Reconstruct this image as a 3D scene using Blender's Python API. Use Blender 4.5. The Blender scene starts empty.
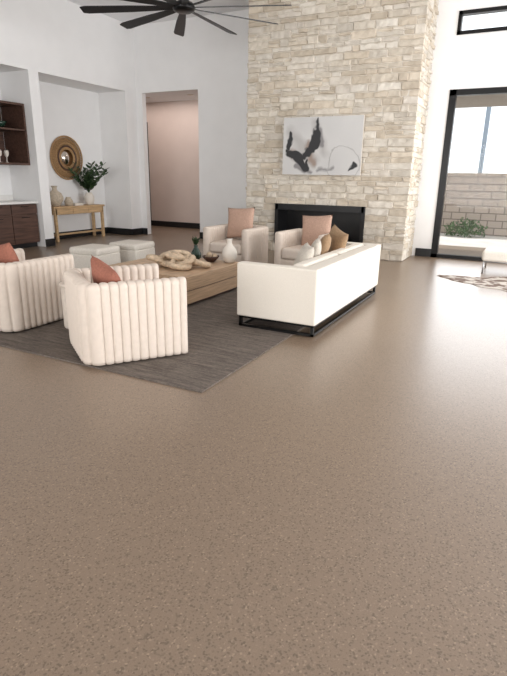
import bpy, bmesh, random
from math import *
from mathutils import Vector, Matrix, Euler, noise
random.seed(7)
C=bpy.context.scene.collection
def lin(c): 
    return tuple(((v/255)/12.92 if v/255<=.04045 else ((v/255+.055)/1.055)**2.4) for v in c)
def mat(name,rgb,rough=.6,var=.06,scale=8,bump=0,bscale=60,metal=0,spec=.5,coords='Object',stretch=None,sheen=0):
    m=bpy.data.materials.new(name);m.use_nodes=True;nt=m.node_tree;N=nt.nodes;L=nt.links
    b=N['Principled BSDF'];b.inputs['Roughness'].default_value=rough;b.inputs['Metallic'].default_value=metal
    b.inputs['Specular IOR Level'].default_value=spec
    if sheen: b.inputs['Sheen Weight'].default_value=sheen
    tc=N.new('ShaderNodeTexCoord');mp=N.new('ShaderNodeMapping');L.new(tc.outputs[coords],mp.inputs[0])
    if stretch: mp.inputs['Scale'].default_value=stretch
    n=N.new('ShaderNodeTexNoise');n.inputs['Scale'].default_value=scale;n.inputs['Detail'].default_value=6;L.new(mp.outputs[0],n.inputs['Vector'])
    r=N.new('ShaderNodeValToRGB');l=lin(rgb)
    r.color_ramp.elements[0].position=.3;r.color_ramp.elements[1].position=.7
    r.color_ramp.elements[0].color=tuple(max(0,v*(1-var*2)) for v in l)+(1,)
    r.color_ramp.elements[1].color=tuple(min(1,v*(1+var*2)) for v in l)+(1,)
    L.new(n.outputs['Fac'],r.inputs[0]);L.new(r.outputs[0],b.inputs['Base Color'])
    if bump:
        n2=N.new('ShaderNodeTexNoise');n2.inputs['Scale'].default_value=bscale;n2.inputs['Detail'].default_value=3;L.new(mp.outputs[0],n2.inputs['Vector'])
        bp=N.new('ShaderNodeBump');bp.inputs['Strength'].default_value=bump;bp.inputs['Distance'].default_value=.003
        L.new(n2.outputs['Fac'],bp.inputs['Height']);L.new(bp.outputs[0],b.inputs['Normal'])
    return m
M={}
M['wall']=mat('wall_paint',(240,239,238),.7,.008,3)
M['ceil']=mat('ceiling_paint',(240,240,241),.8,.01,3)
M['hall']=mat('hall_paint',(216,202,194),.7,.01,3)
M['black']=mat('black_trim',(22,22,24),.45,.05)
M['blackm']=mat('black_metal',(24,23,23),.35,.05,metal=.6)
M['sofa']=mat('cream_boucle',(224,216,204),.9,.02,120,.1,300)
M['chair']=mat('blush_cream_velvet',(217,203,190),.85,.015,20,spec=.25)
M['otto']=mat('white_fabric',(228,221,210),.9,.03,60,.2,300)
M['terra']=mat('terracotta_fabric',(154,98,80),.85,.08,60,.25,300)
M['tan']=mat('tan_fabric',(180,148,130),.85,.08,60,.25,300)
M['gold']=mat('ochre_fabric',(158,130,100),.85,.1,60,.25,300)
M['grey']=mat('oat_fabric',(198,190,178),.9,.08,80,.25,300)
M['oak']=mat('oak_wood',(192,162,132),.5,.1,6,.1,40,stretch=(3,.5,12))
M['oak2']=mat('oak_wood_console',(198,166,126),.5,.1,6,.1,40,stretch=(6,.6,6))
M['walnut']=mat('dark_walnut',(84,60,50),.45,.2,5,.05,40,stretch=(6,.6,6))
M['quartz']=mat('white_quartz',(232,230,226),.25,.02)
M['bead']=mat('natural_wood_links',(198,176,150),.6,.14,25,.15,60)
M['ceramic']=mat('white_ceramic',(225,217,206),.5,.03)
M['beige']=mat('beige_stoneware',(198,184,164),.8,.1,30,.2,80)
M['drum']=mat('plaster_drum',(210,197,184),.8,.05,20,.15,80)
M['green']=mat('green_glaze',(34,58,46),.25,.1)
M['leaf']=mat('leaf_green',(52,74,44),.5,.25,15)
M['gold_rattan']=mat('gold_rattan',(172,136,94),.6,.2,60,.4,160)
M['mirror']=mat('mirror_glass',(225,215,205),.06,0,metal=1)
M['steel']=mat('brushed_steel',(190,190,192),.35,.03,metal=.8)
M['post']=mat('grey_blue_paint',(150,165,180),.6,.03)
M['conc']=mat('patio_concrete',(200,195,188),.9,.05,2,.1)
M['soffit']=mat('patio_soffit',(160,152,142),.9,.03)
M['fire']=mat('firebox_black',(18,18,20),.4,.1)
M['log']=mat('log_bark',(70,58,48),.9,.3,20,.5)
def link(o): C.objects.link(o);return o
def empty(name,loc=(0,0,0),rz=0):
    e=bpy.data.objects.new(name,None);e.location=loc;e.rotation_euler=(0,0,rz);e.empty_display_size=.1;return link(e)
def obj(name,bm,m,parent=None,smooth=False,loc=(0,0,0),rot=(0,0,0)):
    bmesh.ops.recalc_face_normals(bm,faces=bm.faces[:])
    me=bpy.data.meshes.new(name);bm.to_mesh(me);bm.free()
    for mm in (m if isinstance(m,list) else [m]): me.materials.append(mm)
    if smooth:
        for p in me.polygons:p.use_smooth=True
    o=bpy.data.objects.new(name,me);link(o);o.location=loc;o.rotation_euler=rot
    if parent:o.parent=parent
    return o
def addbox(bm,x0,x1,y0,y1,z0,z1):
    r=bmesh.ops.create_cube(bm,size=1)
    for v in r['verts']:
        v.co=Vector(((x0+x1)/2+v.co.x*(x1-x0),(y0+y1)/2+v.co.y*(y1-y0),(z0+z1)/2+v.co.z*(z1-z0)))
    return r['verts']
def boxes(name,bl,m,parent=None,bevel=0,loc=(0,0,0),rot=(0,0,0)):
    bm=bmesh.new()
    for b in bl: addbox(bm,*b)
    if bevel: bmesh.ops.bevel(bm,geom=bm.edges[:],offset=bevel,segments=2,affect='EDGES',profile=.5)
    return obj(name,bm,m,parent,False,loc,rot)
def rbox(name,x0,x1,y0,y1,z0,z1,m,parent=None,bevel=.03,seg=4,loc=(0,0,0),rot=(0,0,0)):
    bm=bmesh.new();addbox(bm,x0,x1,y0,y1,z0,z1)
    bmesh.ops.bevel(bm,geom=bm.edges[:],offset=bevel,segments=seg,affect='EDGES',profile=.5)
    o=obj(name,bm,m,parent,True,loc,rot);wn=o.modifiers.new('wn','WEIGHTED_NORMAL');wn.weight=100;return o
def pillow(name,w,h,t,m,parent,loc,rot):
    bm=bmesh.new();n=16
    for s in (1,-1):
        g=[]
        for i in range(n+1):
            row=[]
            for j in range(n+1):
                u=-1+2*i/n;v=-1+2*j/n
                e=(max(0,1-u**2)*max(0,1-v**2))**.42
                pin=1-.07*(1-u*u)*abs(v)**3; pin2=1-.07*(1-v*v)*abs(u)**3
                z=s*t/2*e+ .006*noise.noise(Vector((u*3,v*3,s*2+w)))*e
                row.append(bm.verts.new((u*w/2*pin2,z,v*h/2*pin)))
            g.append(row)
        for i in range(n):
            for j in range(n): bm.faces.new((g[i][j],g[i+1][j],g[i+1][j+1],g[i][j+1]))
    bmesh.ops.remove_doubles(bm,verts=bm.verts[:],dist=.0005)
    return obj(name,bm,m,parent,True,loc,rot)
def lathe(name,prof,m,parent=None,loc=(0,0,0),seg=32,rot=(0,0,0),flute=0,nf=0):
    bm=bmesh.new();rings=[]
    for r,z in prof:
        rings.append([bm.verts.new(((r+(flute*abs(sin(nf*a/2)) if flute else 0))*cos(a),(r+(flute*abs(sin(nf*a/2)) if flute else 0))*sin(a),z)) for a in [2*pi*k/seg for k in range(seg)]])
    for a,b in zip(rings,rings[1:]):
        for k in range(seg): bm.faces.new((a[k],a[(k+1)%seg],b[(k+1)%seg],b[k]))
    bm.faces.new(rings[0][::-1]);bm.faces.new(rings[-1])
    return obj(name,bm,m,parent,True,loc,rot)
def tube(bm,pts,r,seg=8,closed=False):
    rings=[];n=len(pts)
    for i,p in enumerate(pts):
        p=Vector(p)
        if closed: t=Vector(pts[(i+1)%n])-Vector(pts[i-1])
        else: t=Vector(pts[min(i+1,n-1)])-Vector(pts[max(i-1,0)])
        t.normalize();up=Vector((0,0,1)) if abs(t.z)<.9 else Vector((1,0,0))
        a=t.cross(up).normalized();b=t.cross(a)
        rr=r(i/(n-1)) if callable(r) else r
        rings.append([bm.verts.new(p+a*rr*cos(2*pi*k/seg)+b*rr*sin(2*pi*k/seg)) for k in range(seg)])
    for i in range(n if closed else n-1):
        A=rings[i];B=rings[(i+1)%n]
        for k in range(seg): bm.faces.new((A[k],A[(k+1)%seg],B[(k+1)%seg],B[k]))
    if not closed: bm.faces.new(rings[0][::-1]);bm.faces.new(rings[-1])
def tubes(name,lst,r,m,parent=None,loc=(0,0,0),closed=False,seg=8,rot=(0,0,0)):
    bm=bmesh.new()
    for p in lst: tube(bm,p,r,seg,closed)
    return obj(name,bm,m,parent,True,loc,rot)

# ---------- room ----------
XL=-9.02;XA=-9.87;YB=11.03;ZC=4.88;ZO=3.41;XR=5.5;YF=-4.0
fm=bpy.data.materials.new('speckled_sealed_concrete');fm.use_nodes=True;nt=fm.node_tree;N=nt.nodes;L=nt.links;b=N['Principled BSDF']
tc=N.new('ShaderNodeTexCoord')
def noi(sc,det=4):
    n=N.new('ShaderNodeTexNoise');n.inputs['Scale'].default_value=sc;n.inputs['Detail'].default_value=det;L.new(tc.outputs['Object'],n.inputs['Vector']);return n
def ramp(src,e):
    r=N.new('ShaderNodeValToRGB')
    while len(r.color_ramp.elements)<len(e): r.color_ramp.elements.new(.5)
    for k,(p_,c_) in enumerate(e): r.color_ramp.elements[k].position=p_;r.color_ramp.elements[k].color=c_
    L.new(src,r.inputs[0]);return r
base=ramp(noi(.5,2).outputs['Fac'],[(.3,lin((132,113,95))+(1,)),(.7,lin((137,118,100))+(1,))])
v=N.new('ShaderNodeTexVoronoi');v.inputs['Scale'].default_value=150;L.new(tc.outputs['Object'],v.inputs['Vector'])
sp=ramp(v.outputs['Color'],[(.18,(.32,.3,.28,1)),(.3,(1,1,1,1)),(.78,(1,1,1,1)),(.9,(1.7,1.72,1.75,1))])
sp2=ramp(noi(330,2).outputs['Fac'],[(.35,(.82,.81,.8,1)),(.65,(1.18,1.18,1.18,1))])
m1=N.new('ShaderNodeMix');m1.data_type='RGBA';m1.blend_type='MULTIPLY';m1.inputs[0].default_value=.55;L.new(base.outputs[0],m1.inputs[6]);L.new(sp.outputs[0],m1.inputs[7])
m2=N.new('ShaderNodeMix');m2.data_type='RGBA';m2.blend_type='MULTIPLY';m2.inputs[0].default_value=.6;L.new(m1.outputs[2],m2.inputs[6]);L.new(sp2.outputs[0],m2.inputs[7])
L.new(m2.outputs[2],b.inputs['Base Color'])
b.inputs['Roughness'].default_value=.33
b.inputs['Coat Weight'].default_value=.3;b.inputs['Coat Roughness'].default_value=.24
boxes('floor',[(-12.6,XR+.1,YF-.1,13.3,-.1,0)],fm)
boxes('ceiling',[(XA-.1,XR+.1,YF-.1,YB+.15,ZC,ZC+.15)],M['ceil'])
boxes('roof_eave',[(-12.6,XR+1.5,YB+.15,12.7,ZC,ZC+.15)],M['soffit'])
boxes('wall_left',[(XA-.1,XL,YF,YB,ZO,ZC),(XA-.1,XL,7.83,8.07,0,ZO),(XA-.1,XL,10.63,YB,0,ZO),(XA-.1,XL,YF,4.0,0,ZO),(XA-.1,XA,4.0,10.63,0,ZO)],M['wall'])
WX0=-1.63;WX1=3.4
boxes('wall_back',[(XA-.1,-8.84,YB,YB+.15,0,ZC),(-8.84,-7.2,YB,YB+.15,ZO,ZC),(-7.2,WX0,YB,YB+.15,0,ZC),(WX0,WX1,YB,YB+.15,3.1,4.0),(WX0,WX1,YB,YB+.15,4.38,ZC),(WX1,XR,YB,YB+.15,0,ZC)],M['wall'])
boxes('wall_right',[(XR,XR+.1,YF,1,0,ZC),(XR,XR+.1,10,YB+.15,0,ZC),(XR,XR+.1,1,10,3.1,ZC),(XR,XR+.1,5.4,5.6,0,3.1)],M['wall'])
boxes('wall_front',[(XA-.1,-6,YF-.1,YF,0,ZC),(3,XR+.1,YF-.1,YF,0,ZC),(-6,3,YF-.1,YF,3.1,ZC),(-1.6,-1.4,YF-.1,YF,0,3.1)],M['wall'])
boxes('wall_hall',[(-12.5,-6,13.1,13.2,0,3.5),(-12.5,-12.4,YB+.15,13.1,0,3.5),(-6.1,-6,YB+.15,13.1,0,3.5),(-12.5,XA-.1,YB+.05,YB+.15,0,3.5)],M['hall'])
boxes('ceiling_hall',[(-12.5,-6,YB+.15,13.2,3.5,3.6)],M['ceil'])
bh=.16;bt=.02
boxes('baseboard_left',[(XL,XL+bt,10.63,YB,0,bh),(XA,XL,10.63-bt,10.63,0,bh),(XA,XA+bt,8.07,10.63,0,bh),(XL,XL+bt,7.83,8.07,0,bh),(XA,XL,8.07,8.07+bt,0,bh),(XL,XL+bt,YF,4.0,0,bh)],M['black'])
boxes('baseboard_back',[(XL,-8.84,YB-bt,YB,0,bh),(-7.2,-5.45,YB-bt,YB,0,bh),(-1.94,WX0,YB-bt,YB,0,bh),(WX1+.0,XR,YB-bt,YB,0,bh)],M['black'])
boxes('baseboard_hall',[(-10.37,-6.1,13.08,13.1,0,bh)],M['black'])
d=empty('door_1')
boxes('casing',[(-10.47,-10.33,13.04,13.098,0,2.98),(-11.5,-11.4,13.04,13.098,0,2.98),(-11.5,-10.33,13.04,13.098,2.9,2.98)],M['black'],d)
boxes('leaf',[(-11.4,-10.47,13.06,13.09,0,2.9)],M['walnut'],d)
for i,x in enumerate((-9.6,-8.2)):
    lathe('recessed_downlight',[(.0,-.01),(.07,-.01),(.09,0)],M['ceramic'],None,(x,12.2,3.495),20)
gl=bpy.data.materials.new('window_glass');gl.use_nodes=True;nt=gl.node_tree;nt.nodes.clear()
o_=nt.nodes.new('ShaderNodeOutputMaterial');mx=nt.nodes.new('ShaderNodeMixShader');t_=nt.nodes.new('ShaderNodeBsdfTransparent');g_=nt.nodes.new('ShaderNodeBsdfGlossy');g_.inputs['Roughness'].default_value=.02
mx.inputs[0].default_value=.006;nt.links.new(t_.outputs[0],mx.inputs[1]);nt.links.new(g_.outputs[0],mx.inputs[2]);nt.links.new(mx.outputs[0],o_.inputs[0])
w=empty('window_1');fw=.12
boxes('frame',[(WX0,WX0+fw,YB-.02,YB+.12,0,3.1),(WX1-fw,WX1,YB-.02,YB+.12,0,3.1),(WX0,WX1,YB-.02,YB+.12,3.0,3.1),(WX0,WX1,YB-.02,YB+.12,0,.07),(.85,.95,YB-.02,YB+.12,.07,3.0)],M['blackm'],w)
boxes('glass',[(WX0+fw,WX1-fw,YB+.05,YB+.06,.07,3.0)],gl,w)
w=empty('window_2')
boxes('frame',[(WX0,WX0+.06,YB-.02,YB+.12,4.0,4.38),(WX1-.06,WX1,YB-.02,YB+.12,4.0,4.38),(WX0,WX1,YB-.02,YB+.12,4.32,4.38),(WX0,WX1,YB-.02,YB+.12,4.0,4.06)],M['blackm'],w)
boxes('glass',[(WX0+.06,WX1-.06,YB+.05,YB+.06,4.06,4.32)],gl,w)
w=empty('window_3')
boxes('frame',[(XR,XR+.1,y-.05,y+.05,0,3.1) for y in (1.05,3.2,5.35,5.65,7.8,9.95)]+[(XR,XR+.1,1,10,3.02,3.1)],M['blackm'],w)
w=empty('window_4')
boxes('frame',[(x-.05,x+.05,YF-.1,YF,0,3.1) for x in (-5.95,-3.8,-1.65,-1.35,.8,2.95)]+[(-6,3,YF-.1,YF,3.02,3.1)],M['blackm'],w)
# exterior
boxes('patio_ground',[(-14,16,13.35,30,-.12,-.02),(-5.9,16,YB+.15,13.35,-.12,-.02)],M['conc'])
boxes('patio_roof',[(-5.9,8,YB+.15,14.2,3.15,3.3)],M['soffit'])
boxes('patio_post',[(3.9,4.1,13.9,14.1,-.02,3.15),(-5.8,-5.6,13.9,14.1,-.02,3.15)],M['post'])
boxes('utility_post',[(-1.52,-1.40,17.5,17.62,-.02,3.9)],M['post'])
cm=bpy.data.materials.new('cmu_block');cm.use_nodes=True;nt=cm.node_tree;br=nt.nodes.new('ShaderNodeTexBrick');tcx=nt.nodes.new('ShaderNodeTexCoord');mp=nt.nodes.new('ShaderNodeMapping');mp.inputs['Rotation'].default_value=(radians(90),0,0)
nt.links.new(tcx.outputs['Object'],mp.inputs[0]);nt.links.new(mp.outputs[0],br.inputs['Vector']);br.inputs['Scale'].default_value=1
br.inputs['Brick Width'].default_value=.4;br.inputs['Row Height'].default_value=.2;br.inputs['Mortar Size'].default_value=.015
br.inputs['Color1'].default_value=lin((190,176,163))+(1,);br.inputs['Color2'].default_value=lin((178,165,153))+(1,);br.inputs['Mortar'].default_value=lin((130,120,112))+(1,)
nt.links.new(br.outputs[0],nt.nodes['Principled BSDF'].inputs['Base Color'])
boxes('garden_block_wall',[(-12,16,16.6,16.8,-.02,1.66),(-12,16,16.57,16.83,1.66,1.7)],cm)
bm=bmesh.new()
for k in range(420):
    a=random.random()*2*pi;r=random.random()**.5*.5;hh=random.random()*.5*(1.1-r)
    c=Vector((-1.5+r*cos(a)*1.1,15.9+r*sin(a)*.7,-.02+hh));dd=Vector((random.uniform(-1,1),random.uniform(-1,1),random.uniform(.2,1))).normalized()*.1
    s=dd.cross(Vector((random.random(),random.random(),random.random()))).normalized()*.03
    bm.faces.new([bm.verts.new(q) for q in (c-s*.2,c+dd*.5-s,c+dd,c+dd*.5+s)])
tube(bm,[(-1.5,15.9,-.02),(-1.5,15.9,.3)],.02)
obj('garden_shrub',bm,mat('shrub_green',(96,118,84),.6,.25,15))

# ---------- fireplace ----------
FX0,FX1,FY=-5.38,-2.02,10.07
HX0,HX1,HZ0,HZ1=-4.66,-2.80,.2,.965
fp=empty('stone_fireplace')
sm=bpy.data.materials.new('split_limestone');sm.use_nodes=True;nt=sm.node_tree;b=nt.nodes['Principled BSDF'];b.inputs['Roughness'].default_value=.9
at=nt.nodes.new('ShaderNodeAttribute');at.attribute_name='Col';tcx=nt.nodes.new('ShaderNodeTexCoord');n1=nt.nodes.new('ShaderNodeTexNoise');n1.inputs['Scale'].default_value=9;n1.inputs['Detail'].default_value=8
nt.links.new(tcx.outputs['Object'],n1.inputs['Vector']);r1=nt.nodes.new('ShaderNodeValToRGB');r1.color_ramp.elements[0].position=.3;r1.color_ramp.elements[0].color=(.84,.815,.78,1);r1.color_ramp.elements[1].position=.62;r1.color_ramp.elements[1].color=(1.0,.99,.97,1)
nt.links.new(n1.outputs['Fac'],r1.inputs[0]);mm=nt.nodes.new('ShaderNodeMix');mm.data_type='RGBA';mm.blend_type='MULTIPLY';mm.inputs[0].default_value=1
nt.links.new(at.outputs['Color'],mm.inputs[6]);nt.links.new(r1.outputs[0],mm.inputs[7]);nt.links.new(mm.outputs[2],b.inputs['Base Color'])
n2=nt.nodes.new('ShaderNodeTexNoise');n2.inputs['Scale'].default_value=25;n2.inputs['Detail'].default_value=6;nt.links.new(tcx.outputs['Object'],n2.inputs['Vector'])
bp=nt.nodes.new('ShaderNodeBump');bp.inputs['Strength'].default_value=.5;bp.inputs['Distance'].default_value=.012;nt.links.new(n2.outputs['Fac'],bp.inputs['Height']);nt.links.new(bp.outputs[0],b.inputs['Normal'])
M['mortar']=mat('mortar',(212,204,192),.95,.05,20,.3,80)
boxes('core',[(FX0,FX1,FY+.5,YB-.001,0,ZC),(FX0,HX0,FY,FY+.5,0,ZC),(HX1,FX1,FY,FY+.5,0,ZC),(HX0,HX1,FY,FY+.5,HZ1,ZC),(HX0,HX1,FY,FY+.5,0,HZ0)],M['mortar'],fp)
bm=bmesh.new();cl=bm.loops.layers.float_color.new('Col')
pal=[(216,208,195),(222,215,204),(209,200,186),(203,192,176),(214,207,197),(224,218,208),(198,187,171),(207,200,189),(217,206,190)]
def stone(o,du,n,u0,u1,z0,z1):
    c=lin(random.choice(pal));k=random.uniform(.94,1.04);c=(c[0]*k,c[1]*k,c[2]*k,1)
    dp=random.uniform(.010,.030);e=.012;g=.003
    u0+=g;u1-=g;z0+=g;z1-=g
    nu=max(2,int((u1-u0)/.06));us=[u0,u0+e]+[u0+e+(u1-u0-2*e)*i/nu for i in range(1,nu)]+[u1-e,u1];zs=[z0,z0+e,(z0+z1)/2,z1-e,z1]
    tl=random.uniform(-.01,.01);G=[];sd=random.uniform(0,50)
    for i,u in enumerate(us):
        row=[]
        for j,z in enumerate(zs):
            ed=(i in(0,len(us)-1)) or (j in (0,4))
            d=-.004 if ed else dp+tl*((u-u0)/(u1-u0)-.5)*2+.017*noise.noise(Vector((u*10+o.x,z*13,dp*80)))
            jz=.012*noise.noise(Vector((u*8,z*3+5,o.y)))+(.006*noise.noise(Vector((u*20,sd,j))) if ed else 0)
            row.append(bm.verts.new(o+du*u+n*d+Vector((0,0,z+jz))))
        G.append(row)
    for i in range(len(us)-1):
        for j in range(4):
            f=bm.faces.new((G[i][j],G[i+1][j],G[i+1][j+1],G[i][j+1]))
            for l in f.loops:l[cl]=c
def course(o,du,n,a,b_,z0,z1):
    u=a
    while u<b_-.001:
        w=random.uniform(.14,.5)
        if b_-(u+w)<.13: w=b_-u
        if z1-z0>.12 and random.random()<.4:
            zm=z0+(z1-z0)*random.uniform(.35,.65);stone(o,du,n,u,u+w,z0,zm)
            if w>.3: wm=w*random.uniform(.35,.65);stone(o,du,n,u,u+wm,zm,z1);stone(o,du,n,u+wm,u+w,zm,z1)
            else: stone(o,du,n,u,u+w,zm,z1)
        else: stone(o,du,n,u,u+w,z0,z1)
        u+=w
zs=[0,HZ0];z=HZ0
while z<HZ1-.01:
    h=random.choice((.12,.13,.1));h=h if HZ1-z-h>.08 else HZ1-z
    z+=h;zs.append(z)
while z<ZC-.01:
    h=random.uniform(.08,.155);h=h if ZC-z-h>.08 else ZC-z
    z+=h;zs.append(z)
for z0,z1 in zip(zs,zs[1:]):
    o=Vector((FX0,FY,0));dx=Vector((1,0,0));n=Vector((0,-1,0));W=FX1-FX0
    if z0>=HZ0-.001 and z1<=HZ1+.001:
        course(o,dx,n,0,HX0-FX0,z0,z1);course(o,dx,n,HX1-FX0,W+.03,z0,z1)
    else: course(o,dx,n,0,W+.03,z0,z1)
    course(Vector((FX1,FY,0)),Vector((0,1,0)),Vector((1,0,0)),0,YB-FY,z0,z1)
    course(Vector((FX0,FY,0)),Vector((0,1,0)),Vector((-1,0,0)),0,YB-FY,z0,z1)
obj('stones',bm,sm,fp)
boxes('firebox_lining',[(HX0,HX1,FY+.46,FY+.49,HZ0,HZ1),(HX0,HX0+.02,FY-.03,FY+.46,HZ0,HZ1),(HX1-.02,HX1,FY-.03,FY+.46,HZ0,HZ1),(HX0,HX1,FY-.03,FY+.46,HZ1-.02,HZ1),(HX0,HX1,FY-.03,FY+.46,HZ0,HZ0+.02)],M['fire'],fp)
boxes('firebox_frame',[(HX0-.02,HX0+.05,FY-.06,FY-.02,HZ0-.02,HZ1+.02),(HX1-.05,HX1+.02,FY-.06,FY-.02,HZ0-.02,HZ1+.02),(HX0,HX1,FY-.06,FY-.02,HZ1-.1,HZ1+.02),(HX0,HX1,FY-.06,FY-.02,HZ0-.02,HZ0+.05)],M['black'],fp)
tubes('logs',[[(-4.3,FY+.2,HZ0+.1),(-3.2,FY+.28,HZ0+.1)],[(-4.1,FY+.33,HZ0+.1),(-3.4,FY+.15,HZ0+.22)],[(-4.2,FY+.1,HZ0+.08),(-3.3,FY+.12,HZ0+.08)]],.05,M['log'],fp)

# ---------- artwork ----------
ar=empty('abstract_painting',(-3.71,FY-.1,2.08))
W_,H_=1.6,1.05
boxes('canvas_edge',[(-W_/2,W_/2,-.015,.03,-H_/2,H_/2)],M['ceramic'],ar)
bm=bmesh.new();cl=bm.loops.layers.float_color.new('Col');nu,nv=180,120
def seg(u,v,a,b_,w0,w1):
    ax,ay=a;bx,by=b_;dx,dy=bx-ax,by-ay;t=max(0,min(1,((u-ax)*dx+(v-ay)*dy)/(dx*dx+dy*dy)))
    return hypot(u-ax-t*dx,v-ay-t*dy)-(w0+(w1-w0)*t)
def art(u,v):
    u*=1.5
    q=Vector((u*6,v*6,1));n0=noise.noise(q);n1=noise.noise(q*2.7);n3=noise.noise(q*.4+Vector((9,3,1)))
    uu=u+.05*n0+.02*n1;vv=v+.05*noise.noise(q+Vector((7,7,7)))+.02*n1
    base=Vector((.60,.59,.575))+Vector((.05,.05,.045))*n3
    dk=Vector((.03,.03,.032));gy=Vector((.25,.24,.24));tn=Vector((.32,.25,.21));lg=Vector((.46,.445,.43))
    def mixc(c,t,d,s):
        k=max(0,min(1,.5-d/s));return c*(1-k)+t*k
    c=base
    c=mixc(c,lg,min(seg(uu,vv,(.15,.25),(.6,.75),.08,.12),seg(uu,vv,(.62,.1),(.8,.6),.05,.08)),.12)
    c=mixc(c,tn,min(seg(uu,vv,(.48,.45),(.62,.8),.04,.06),seg(uu,vv,(.2,.62),(.33,.72),.08,.06)),.07)
    c=mixc(c,gy,min(seg(uu,vv,(.3,.85),(.55,.95),.05,.03),seg(uu,vv,(.72,.2),(.74,.5),.03,.05),seg(uu,vv,(.7,.93),(1.0,.86),.02,.02)),.04)
    c=mixc(c,lg*.8,abs(hypot(uu-1.18,(vv-.8))-.3)-.006,.015)
    c=mixc(c,dk,min(seg(uu,vv,(.1,.52),(.17,.25),.045,.03),seg(uu,vv,(.08,.6),(.3,.66),.05,.085),seg(uu,vv,(.3,.68),(.44,.86),.085,.055),seg(uu,vv,(.5,.74),(.46,.9),.04,.03),seg(uu,vv,(.6,.5),(.66,.26),.1,.06),seg(uu,vv,(.42,.66),(.58,.55),.05,.08),seg(uu,vv,(.66,.3),(.67,.04),.035,.02),seg(uu,vv,(1.3,.9),(1.4,.82),.02,.045)),.02)
    return (c.x,c.y,c.z,1)
G=[[bm.verts.new((-W_/2+W_*i/nu,-.017,H_/2-H_*j/nv)) for j in range(nv+1)] for i in range(nu+1)]
for i in range(nu):
    for j in range(nv):
        f=bm.faces.new((G[i][j],G[i+1][j],G[i+1][j+1],G[i][j+1]));cc=art((i+.5)/nu,(j+.5)/nv)
        for l in f.loops:l[cl]=cc
am=bpy.data.materials.new('painted_canvas');am.use_nodes=True;nt=am.node_tree;at=nt.nodes.new('ShaderNodeAttribute');at.attribute_name='Col';nt.links.new(at.outputs['Color'],nt.nodes['Principled BSDF'].inputs['Base Color']);nt.nodes['Principled BSDF'].inputs['Roughness'].default_value=.7
obj('paint_surface',bm,am,ar)

# ---------- rug ----------
rm=bpy.data.materials.new('distressed_rug');rm.use_nodes=True;nt=rm.node_tree;b=nt.nodes['Principled BSDF'];b.inputs['Roughness'].default_value=1;b.inputs['Specular IOR Level'].default_value=.1
tcx=nt.nodes.new('ShaderNodeTexCoord')
def nn(sc,st):
    mp=nt.nodes.new('ShaderNodeMapping');mp.inputs['Scale'].default_value=st;nt.links.new(tcx.outputs['Object'],mp.inputs[0]);n=nt.nodes.new('ShaderNodeTexNoise');n.inputs['Scale'].default_value=sc;n.inputs['Detail'].default_value=7;n.inputs['Roughness'].default_value=.7;nt.links.new(mp.outputs[0],n.inputs['Vector']);return n
a=nn(3,(1,8,1));c2=nn(40,(1,3,1))
mxx=nt.nodes.new('ShaderNodeMix');mxx.inputs[0].default_value=.45;nt.links.new(a.outputs['Fac'],mxx.inputs[2]);nt.links.new(c2.outputs['Fac'],mxx.inputs[3])
r=nt.nodes.new('ShaderNodeValToRGB');r.color_ramp.elements[0].position=.38;r.color_ramp.elements[0].color=lin((80,73,68))+(1,);r.color_ramp.elements[1].position=.62;r.color_ramp.elements[1].color=lin((128,118,110))+(1,)
nt.links.new(mxx.outputs[0],r.inputs[0]);nt.links.new(r.outputs[0],b.inputs['Base Color'])
boxes('area_rug',[(-5.75,-1.9,2.9,7.3,0,.012)],rm)
RZ=.0125

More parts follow.
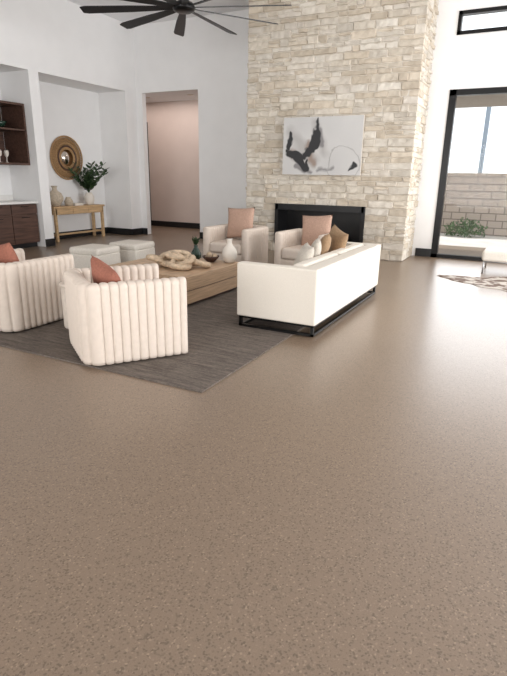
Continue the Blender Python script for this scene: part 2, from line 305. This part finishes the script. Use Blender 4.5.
# ---------- channel chairs ----------
def channel_chair(loc,rz,pm,pw=.48,prot=(0,0,0),ploc=None,W=.9,D=.9,Ht=.685):
    e=empty('channel_tufted_armchair',loc,rz)
    h=.06;r=.09;path=[]
    x=W/2-h-.015;yb=-D/2+h+.015;yf=D/2-.015
    L1=yf-(yb+r);La=pi/2*r;L2=2*(x-r);tot=2*L1+2*La+L2
    nch=round(tot/.072);cw=tot/nch;ns=nch*12
    def P(s):
        if s<L1: return Vector((x,yf-s,0)),Vector((1,0,0))
        s-=L1
        if s<La: a=s/r;return Vector((x-r+r*cos(a),yb+r-r*sin(a),0)),Vector((cos(a),-sin(a),0))
        s-=La
        if s<L2: return Vector((x-r-s,yb,0)),Vector((0,-1,0))
        s-=L2
        if s<La: a=s/r;return Vector((-x+r-r*sin(a),yb+r-r*cos(a),0)),Vector((-sin(a),-cos(a),0))
        s-=La
        return Vector((-x,yb+r+s,0)),Vector((-1,0,0))
    bm=bmesh.new();rings=[]
    for i in range(ns+1):
        s=tot*i/ns;p,n=P(min(s,tot-1e-6));sc=.022*(abs(sin(pi*s/cw))**.45)-.010
        de=min(s,tot-s);f=1
        if de<.05: f=.35+.65*sqrt(max(0,1-(1-de/.05)**2))
        o=(h+sc)*f;ring=[(o*.96,.02),(o,.05),(o,.3),(o,Ht-.06)]
        zt=Ht-.05
        for k in range(1,8):
            a=pi*k/8;ring.append((o*cos(a),zt+(.036+sc*.6)*sin(a)))
        ring+=[(-o,Ht-.06),(-o,.3),(-o,.02)]
        rings.append([bm.verts.new(p+n*q+Vector((0,0,z))) for q,z in ring])
    m=len(rings[0])
    for A,B in zip(rings,rings[1:]):
        for k in range(m): bm.faces.new((A[k],A[(k+1)%m],B[(k+1)%m],B[k]))
    bm.faces.new(rings[0]);bm.faces.new(rings[-1][::-1])
    obj('channel_shell',bm,M['chair'],e,True)
    iw=W/2-2*h-.02
    rbox('seat_base',-iw-.02,iw+.02,-D/2+.1,D/2-.03,.04,.25,M['chair'],e,.025)
    rbox('seat_cushion',-iw,iw,-D/2+.14,D/2-.01,.25,.43,M['chair'],e,.05,5)
    boxes('plinth',[(-W/2+.08,W/2-.08,-D/2+.08,D/2-.08,0,.05)],M['black'],e)
    pillow('throw_pillow',pw,pw,.17,pm,e,ploc or (0,-D/2+.27,.43+pw*.47),prot)
    return e
channel_chair((-3.035,3.42,RZ),-atan2(.57,.82),M['terra'],.44,(radians(16),radians(14),radians(14)),(.06,-.14,.58))
channel_chair((-4.64,3.58,RZ),0,M['terra'],.44,(radians(14),radians(-8),0),(.03,-.12,.60))
channel_chair((-4.44,7.98,0),radians(180),M['tan'],.54,(radians(12),radians(3),0),(.02,-.15,.72))
channel_chair((-3.06,7.95,0),radians(176),M['tan'],.54,(radians(12),radians(4),0),(-.02,-.15,.66))

dt=empty('fluted_drum_side_table',(-3.90,3.72,RZ))
lathe('drum',[(.145,0),(.15,.02),(.15,.42)],M['drum'],dt,seg=96,flute=.008,nf=32)
lathe('top',[(.15,.42),(.168,.425),(.17,.435),(.168,.45),(.15,.455)],M['drum'],dt,seg=48)

# ---------- sofa ----------
so=empty('metal_base_sofa',(0,0,0))
sx0,sx1,sy0,sy1,sh=-2.53,-1.665,4.54,6.93,.675
rbox('body',sx0+.02,sx1-.02,sy0+.02,sy1-.02,.14,.34,M['sofa'],so,.02)
bm=bmesh.new()
pv=[bm.verts.new((x,y,.125)) for x,y in ((sx0,sy0),(sx1,sy0),(sx1,sy1),(sx0,sy1),(sx0,sy1-.13),(sx1-.16,sy1-.13),(sx1-.16,sy0+.13),(sx0,sy0+.13))]
f0=bm.faces.new(pv);ex=bmesh.ops.extrude_face_region(bm,geom=[f0])
for v_ in ex['geom']:
    if isinstance(v_,bmesh.types.BMVert): v_.co.z=sh
bmesh.ops.recalc_face_normals(bm,faces=bm.faces[:])
bmesh.ops.bevel(bm,geom=bm.edges[:],offset=.018,segments=4,affect='EDGES',profile=.5)
fo=obj('arms_and_back',bm,M['sofa'],so,True);wn=fo.modifiers.new('wn','WEIGHTED_NORMAL');wn.weight=100
ym=(sy0+sy1)/2
for i,(a,b2) in enumerate(((sy0+.14,ym-.005),(ym+.005,sy1-.14))):
    rbox('seat_cushion_%d'%i,sx0+.01,sx1-.17,a,b2,.33,.46,M['sofa'],so,.04,5)
    rbox('back_cushion_%d'%i,sx1-.34,sx1-.17,a,b2,.46,.69,M['sofa'],so,.06,5)
t=.03
rails=[(sx0+.02,sx1-.02,y,y+t,z0,z0+.025) for y in (sy0+.02,sy1-.05) for z0 in (RZ,.105)]
rails+=[(x,x+t,sy0+.02,sy1-.02,z0,z0+.025) for x in (sx0+.02,sx1-.05) for z0 in (RZ,.105)]
rails+=[(x,x+t,y,y+t,RZ,.13) for x in (sx0+.02,sx1-.05) for y in (sy0+.02,sy1-.05)]
boxes('sled_frame',rails,M['blackm'],so)
pillow('pillow_oat',.46,.4,.15,M['grey'],so,(-2.12,5.3,.62),(radians(-22),0,radians(-60)))
pillow('pillow_ochre',.5,.46,.15,M['gold'],so,(-2.10,6.3,.68),(radians(-14),radians(10),radians(-50)))
pillow('pillow_tan',.46,.44,.15,M['gold'],so,(-2.14,5.95,.66),(radians(-20),radians(-5),radians(-70)))
pillow('pillow_oat_2',.45,.4,.14,M['grey'],so,(-2.12,5.62,.64),(radians(-15),0,radians(-70)))

# ---------- coffee table ----------
ct=empty('block_coffee_table',(-4.05,5.56,RZ))
boxes('plinth',[(-.6,.6,-.6,.6,0,.04)],M['walnut'],ct)
boxes('lower_block',[(-.66,.66,-.65,.65,.04,.19)],M['oak'],ct,.004)
boxes('groove',[(-.65,.65,-.64,.64,.19,.20)],M['walnut'],ct)
boxes('top_block',[(-.67,.67,-.66,.66,.20,.365)],M['oak'],ct,.006)
TZ=RZ+.366
wl=empty('chunky_wooden_chain_links',(-3.87,5.42,TZ))
links=[((-.24,.05,0),(.15,.1,.3)),((-.12,-.06,.01),(.5,.2,-.6)),((.02,.04,.02),(-.35,.35,.4)),((.14,-.05,.01),(.4,-.3,-.3)),((.25,.06,0),(-.2,.2,.8)),((-.05,.15,0),(.3,-.2,1.2)),((-.26,-.1,0),(.25,.3,1.5)),((.1,-.15,0),(.05,.05,.2)),((0,0,.08),(.3,.1,.9))]
for i,(p,r_) in enumerate(links):
    pts=[(.13*cos(a)*(1+.12*cos(2*a)),.085*sin(a)*(1+.1*cos(3*a)),.01*sin(2*a)) for a in [2*pi*k/28 for k in range(28)]]
    E=Euler(r_).to_matrix();mz=min((E@Vector(q)).z for q in pts)-.037
    tubes('link_%d'%i,[pts],.036,M['bead'],wl,(p[0],p[1],p[2]-mz),True,10,r_)
vz=empty('round_white_vase',(-3.51,6.1,TZ))
lathe('body',[(.05,0),(.08,.02),(.1,.08),(.105,.13),(.085,.19),(.045,.23),(.03,.27),(.032,.3),(.045,.32),(.03,.318)],M['ceramic'],vz)
bo=empty('decorative_bowl',(-3.76,6.02,TZ))
lathe('bowl',[(.05,0),(.06,.01),(.1,.05),(.12,.08),(.11,.078),(.09,.05),(.04,.02)],M['walnut'],bo)
for i,(x,y,z) in enumerate(((-.04,0,.07),(.05,.02,.075),(0,-.04,.1))):
    lathe('wood_ball_%d'%i,[(.04*sin(a)+.0005,-.04*cos(a)) for a in [pi*k/10 for k in range(11)]],M['bead'],bo,(x,y,z),16)
gv=empty('green_bud_vase',(-4.04,6.08,TZ))
lathe('vase',[(.04,0),(.07,.03),(.075,.08),(.05,.13),(.025,.17),(.03,.2),(.02,.198)],M['green'],gv)
def leaves(name,m,parent,base,n,spread,hmin,hmax,size,stemr=.004,seed=1,xmin=-9):
    random.seed(seed);bm=bmesh.new()
    for k in range(n):
        a=2*pi*k/n+random.uniform(-.4,.4);hh=random.uniform(hmin,hmax);sp=random.uniform(.3,1)*spread
        pts=[(sp*cos(a)*(t_**1.5),sp*sin(a)*(t_**1.5),hh*t_) for t_ in [q/8 for q in range(9)]]
        tube(bm,pts,stemr,5)
        for q in range(2,9):
            for side in (-1,1):
                p=Vector(pts[q]);t=(Vector(pts[q])-Vector(pts[q-1])).normalized()
                dr=(Vector((cos(a+side*1.3+random.uniform(-.5,.5)),sin(a+side*1.3),random.uniform(-.1,.7)))+t*.5).normalized()
                s=dr.cross(Vector((random.uniform(-.4,.4),random.uniform(-.4,.4),1))).normalized();up=dr.cross(s)
                l=size*random.uniform(.7,1.1);w=l*.3
                vs=[p,p+dr*l*.35+s*w,p+dr*l*.75+s*w*.7-up*l*.05,p+dr*l-up*l*.12,p+dr*l*.75-s*w*.7-up*l*.05,p+dr*l*.35-s*w]
                mid=[bm.verts.new(p),bm.verts.new(p+dr*l*.5-up*l*.06),]
                V=[bm.verts.new(x) for x in vs[1:]]
                bm.faces.new((mid[0],V[0],V[1],mid[1]));bm.faces.new((mid[1],V[1],V[2]));bm.faces.new((mid[1],V[2],V[3]));bm.faces.new((mid[0],mid[1],V[3],V[4]))
    for v_ in bm.verts:
        if v_.co.x<xmin*.5: v_.co.x=xmin*.5+(v_.co.x-xmin*.5)*.25
        v_.co.x=max(v_.co.x,xmin)
    return obj(name,bm,m,parent,False,base)
leaves('sprigs',M['leaf'],gv,(0,0,.18),5,.06,.07,.13,.05,.003,5)

# ---------- ottomans ----------
for x,y in ((-6.18,6.34),(-6.08,7.14)):
    e=empty('cube_ottoman',(x,y,0),radians(4))
    boxes('plinth',[(-.25,.25,-.25,.25,0,.04)],M['black'],e)
    rbox('body',-.29,.29,-.29,.29,.03,.28,M['otto'],e,.03,5)
    rbox('cushion_top',-.292,.292,-.292,.292,.26,.38,M['otto'],e,.045,5)

# ---------- left wall items ----------
bc=empty('wet_bar_cabinet')
boxes('carcass',[(XA+.001,-9.17,4.02,7.81,.1,.9)],M['walnut'],bc)
boxes('toe_kick',[(XA+.001,-9.25,4.02,7.81,0,.1)],M['black'],bc)
boxes('doors',[(-9.17,-9.145,4.04+i*.63,4.04+i*.63+.61,.12+j,.12+j+hh) for i in range(6) for j,hh in ((0,.56),(.575,.19))],M['walnut'],bc,.003)
boxes('handles',[(-9.145,-9.125,4.04+i*.63+.22,4.04+i*.63+.40,z,z+.012) for i in range(6) for z in (.62,.84)],M['blackm'],bc)
boxes('countertop',[(XA+.001,-9.1,4.01,7.82,.9,.94),(XA+.001,XA+.02,4.01,7.82,.94,1.05)],M['quartz'],bc)
us=empty('open_wall_cabinet')
boxes('shelving',[(XA+.001,-9.22,5.0,7.82,2.77,2.81),(XA+.001,-9.22,5.0,7.82,1.65,1.69),(XA+.001,-9.22,5.0,7.8,2.3,2.33),(XA+.001,-9.22,7.78,7.82,1.69,2.77),(XA+.001,-9.22,5.0,5.04,1.69,2.77),(XA+.001,-9.22,6.4,6.44,1.69,2.77),(XA+.001,XA+.02,5.04,7.76,1.69,2.77)],M['walnut'],us)
for i,(x,y) in enumerate(((0,.3),(.05,.1),(-.05,-.1),(.03,-.3))):
    lathe('goblet_%d'%i,[(.04,0),(.035,.008),(.008,.015),(.008,.1),(.04,.14),(.05,.19),(.04,.24)],M['ceramic'],us,(-9.5+x,7.2+y,1.69),16)
lathe('bowl',[(.05,0),(.12,.06),(.16,.13),(.15,.13),(.05,.02)],M['green'],us,(-9.5,7.4,2.33),20)
co=empty('oak_console_table',(-9.61,9.3,0))
L2_=.8;dd=.2
boxes('top',[(-dd,dd,-L2_,L2_,.74,.78)],M['oak2'],co,.004)
boxes('apron',[(-dd+.03,dd-.02,-L2_+.05,L2_-.05,.6,.74)],M['oak2'],co,.003)
boxes('drawer_fronts',[(dd-.02,dd-.008,-L2_+.08+i*.49,-L2_+.08+i*.49+.46,.615,.725) for i in range(3)],M['oak2'],co,.003)
lg=[]
for y in (-L2_+.03,L2_-.09):
    for x in (-dd+.02,dd-.08): lg.append((x,x+.06,y,y+.06,0,.74))
boxes('legs',lg,M['oak2'],co,.004)
boxes('stretcher',[(-.02,.02,-L2_+.06,L2_-.06,.12,.16),(-dd+.05,dd-.05,-L2_+.04,-L2_+.08,.12,.16),(-dd+.05,dd-.05,L2_-.08,L2_-.04,.12,.16)],M['oak2'],co,.003)
v1=empty('stoneware_vase',(-9.62,8.75,.78))
lathe('body',[(.07,0),(.1,.03),(.17,.13),(.18,.2),(.14,.29),(.07,.34),(.05,.38),(.055,.42),(.075,.45),(.06,.448)],M['beige'],v1)
v2=empty('small_stoneware_jar',(-9.55,9.07,.78))
lathe('body',[(.06,0),(.09,.04),(.1,.1),(.07,.16),(.05,.18),(.06,.2),(.05,.198)],M['beige'],v2)
tb=empty('stack_of_books',(-9.6,9.35,.78))
boxes('books',[(-.1,.1,-.13,.13,0,.03),(-.09,.09,-.12,.12,.03,.055)],M['ceramic'],tb)
pl=empty('potted_leafy_plant',(-9.55,9.74,.78))
lathe('pot',[(.06,0),(.09,.02),(.12,.1),(.12,.2),(.08,.27),(.075,.29),(.065,.288)],M['ceramic'],pl)
leaves('foliage',M['leaf'],pl,(0,0,.26),19,.5,.3,.68,.15,.005,8,-.27)
mi=empty('round_rattan_mirror',(XA+.002,9.41,1.85));mi.rotation_euler=(0,radians(90),0)
lathe('backing',[(.44,0),(.44,.02)],M['gold_rattan'],mi,seg=64)
lathe('glass',[(.19,.02),(.19,.03)],M['mirror'],mi,seg=48)
def circ(R,z,n=64):return [(R*cos(2*pi*k/n),R*sin(2*pi*k/n),z) for k in range(n)]
tubes('rings',[circ(.2,.035),circ(.235,.03),circ(.33,.035),circ(.48,.03)],.016,M['gold_rattan'],mi,closed=True)
tubes('dark_ring',[circ(.265,.04)],.02,M['walnut'],mi,closed=True)
tubes('rays',[[(.2*cos(a),.2*sin(a),.03),(.49*cos(a),.49*sin(a),.03)] for a in [2*pi*k/72 for k in range(72)]],.009,M['gold_rattan'],mi,seg=6)

# ---------- fan ----------
FZ=3.83
fn=empty('windmill_ceiling_fan',(-4.89,7.15,FZ))
lathe('motor',[(.02,-.06),(.11,-.06),(.15,-.04),(.17,0),(.13,.06),(.04,.1),(.03,.12)],M['blackm'],fn)
tubes('downrod',[[(0,0,.1),(0,0,ZC-FZ)]],.018,M['blackm'],fn)
lathe('canopy',[(.03,ZC-FZ-.1),(.08,ZC-FZ-.04),(.09,ZC-FZ)],M['blackm'],fn)
bm=bmesh.new()
for k in range(10):
    a=radians(20)+k*2*pi/10
    R_=Matrix.Rotation(a,3,'Z')@Matrix.Rotation(radians(14),3,'X')
    prev=None
    for x,w in ((.1,.03),(.3,.05),(.8,.075),(1.48,.09),(1.56,.07)):
        ring=[bm.verts.new(R_@Vector((x,s*w,zz))) for s,zz in ((-1,-.006),(1,-.006),(1,.006),(-1,.006))]
        if prev:
            for q in range(4): bm.faces.new((prev[q],prev[(q+1)%4],ring[(q+1)%4],ring[q]))
        else: bm.faces.new(ring)
        prev=ring
    bm.faces.new(prev)
obj('blades',bm,M['black'],fn)

# ---------- right side: cowhide + chair ----------
cw=bpy.data.materials.new('cowhide');cw.use_nodes=True;nt=cw.node_tree;n=nt.nodes.new('ShaderNodeTexNoise');n.inputs['Scale'].default_value=5;n.inputs['Detail'].default_value=5
tcx=nt.nodes.new('ShaderNodeTexCoord');nt.links.new(tcx.outputs['Object'],n.inputs['Vector']);r=nt.nodes.new('ShaderNodeValToRGB')
r.color_ramp.elements[0].position=.47;r.color_ramp.elements[0].color=lin((112,90,76))+(1,);r.color_ramp.elements[1].position=.56;r.color_ramp.elements[1].color=lin((205,196,186))+(1,)
nt.links.new(n.outputs['Fac'],r.inputs[0]);nt.links.new(r.outputs[0],nt.nodes['Principled BSDF'].inputs['Base Color']);nt.nodes['Principled BSDF'].inputs['Roughness'].default_value=.8
bm=bmesh.new();nb=72
def rr_(a): return 1+.16*cos(4*a+.3)+.08*sin(7*a)+.05*cos(11*a)
T=[bm.verts.new((1.2*rr_(a)*cos(a),.7*rr_(a)*sin(a),.008)) for a in [2*pi*k/nb for k in range(nb)]]
B=[bm.verts.new((v.co.x,v.co.y,0)) for v in T]
bm.faces.new(T);bm.faces.new(B[::-1])
for k in range(nb): bm.faces.new((B[k],B[(k+1)%nb],T[(k+1)%nb],T[k]))
obj('cowhide_rug',bm,cw,None,False,(.3,8.7,0))
lc=empty('lounge_chair',(-.12,9.87,0),0)
rbox('seat',-.46,.4,-.37,.37,.2,.38,M['otto'],lc,.05,5)
rbox('back',.3,.46,-.36,.36,.34,.8,M['otto'],lc,.05,5)
fr=[]
for y in (-.34,.34):
    for x in (-.42,.42): fr.append([(x,y,.0),(x,y,.22)])
    fr.append([(-.42,y,.2),(.42,y,.2)])
fr.append([(-.42,-.34,.2),(-.42,.34,.2)]);fr.append([(.42,-.34,.2),(.42,.34,.2)])
tubes('steel_frame',fr,.014,M['steel'],lc)

# ---------- lights ----------
w=bpy.data.worlds.new('World');bpy.context.scene.world=w;w.use_nodes=True
bg=w.node_tree.nodes['Background'];bg.inputs[0].default_value=(.93,.97,1,1);bg.inputs[1].default_value=1.6
def area(name,loc,rot,sx,sy,en,col=(1,1,1),spread=180):
    l=bpy.data.lights.new(name,'AREA');l.shape='RECTANGLE';l.size=sx;l.size_y=sy;l.energy=en;l.color=col;l.spread=radians(spread)
    o=bpy.data.objects.new(name,l);o.location=loc;o.rotation_euler=rot;return link(o)
area('daylight_right_windows',(XR-.05,5.9,1.7),(0,radians(93),0),2.8,8,500,(.99,.99,1),155)
area('front_fill',(-1.5,YF+.05,1.7),(radians(98),0,0),9,2.8,185,(1,.995,.985),90)  # added fill lamp behind the camera, narrowed and tilted up to brighten far walls
area('daylight_back_window',(.9,YB-.1,1.6),(radians(-90),0,0),4.8,2.9,120,(.97,.98,1))
area('hall_downlights',(-9,12.2,3.48),(0,0,0),3.5,1,32,(1,.88,.82))
s=bpy.data.lights.new('sun','SUN');s.energy=3.4;s.angle=.01;so_=bpy.data.objects.new('sun',s);so_.rotation_euler=(radians(-27),0,radians(8));link(so_)

# ---------- camera ----------
cam=bpy.data.cameras.new('Camera');co_=bpy.data.objects.new('Camera',cam);link(co_)
cam.sensor_fit='VERTICAL';cam.sensor_height=36;cam.lens=516.7/676*36;cam.clip_end=200
Rm=Matrix.Rotation(radians(27.12),4,'Z')@Matrix.Rotation(radians(90-17.33),4,'X')@Matrix.Rotation(radians(.97),4,'Z')
co_.matrix_world=Matrix.Translation((0,0,1.5))@Rm
bpy.context.scene.camera=co_
bpy.context.scene.view_settings.view_transform='Standard'
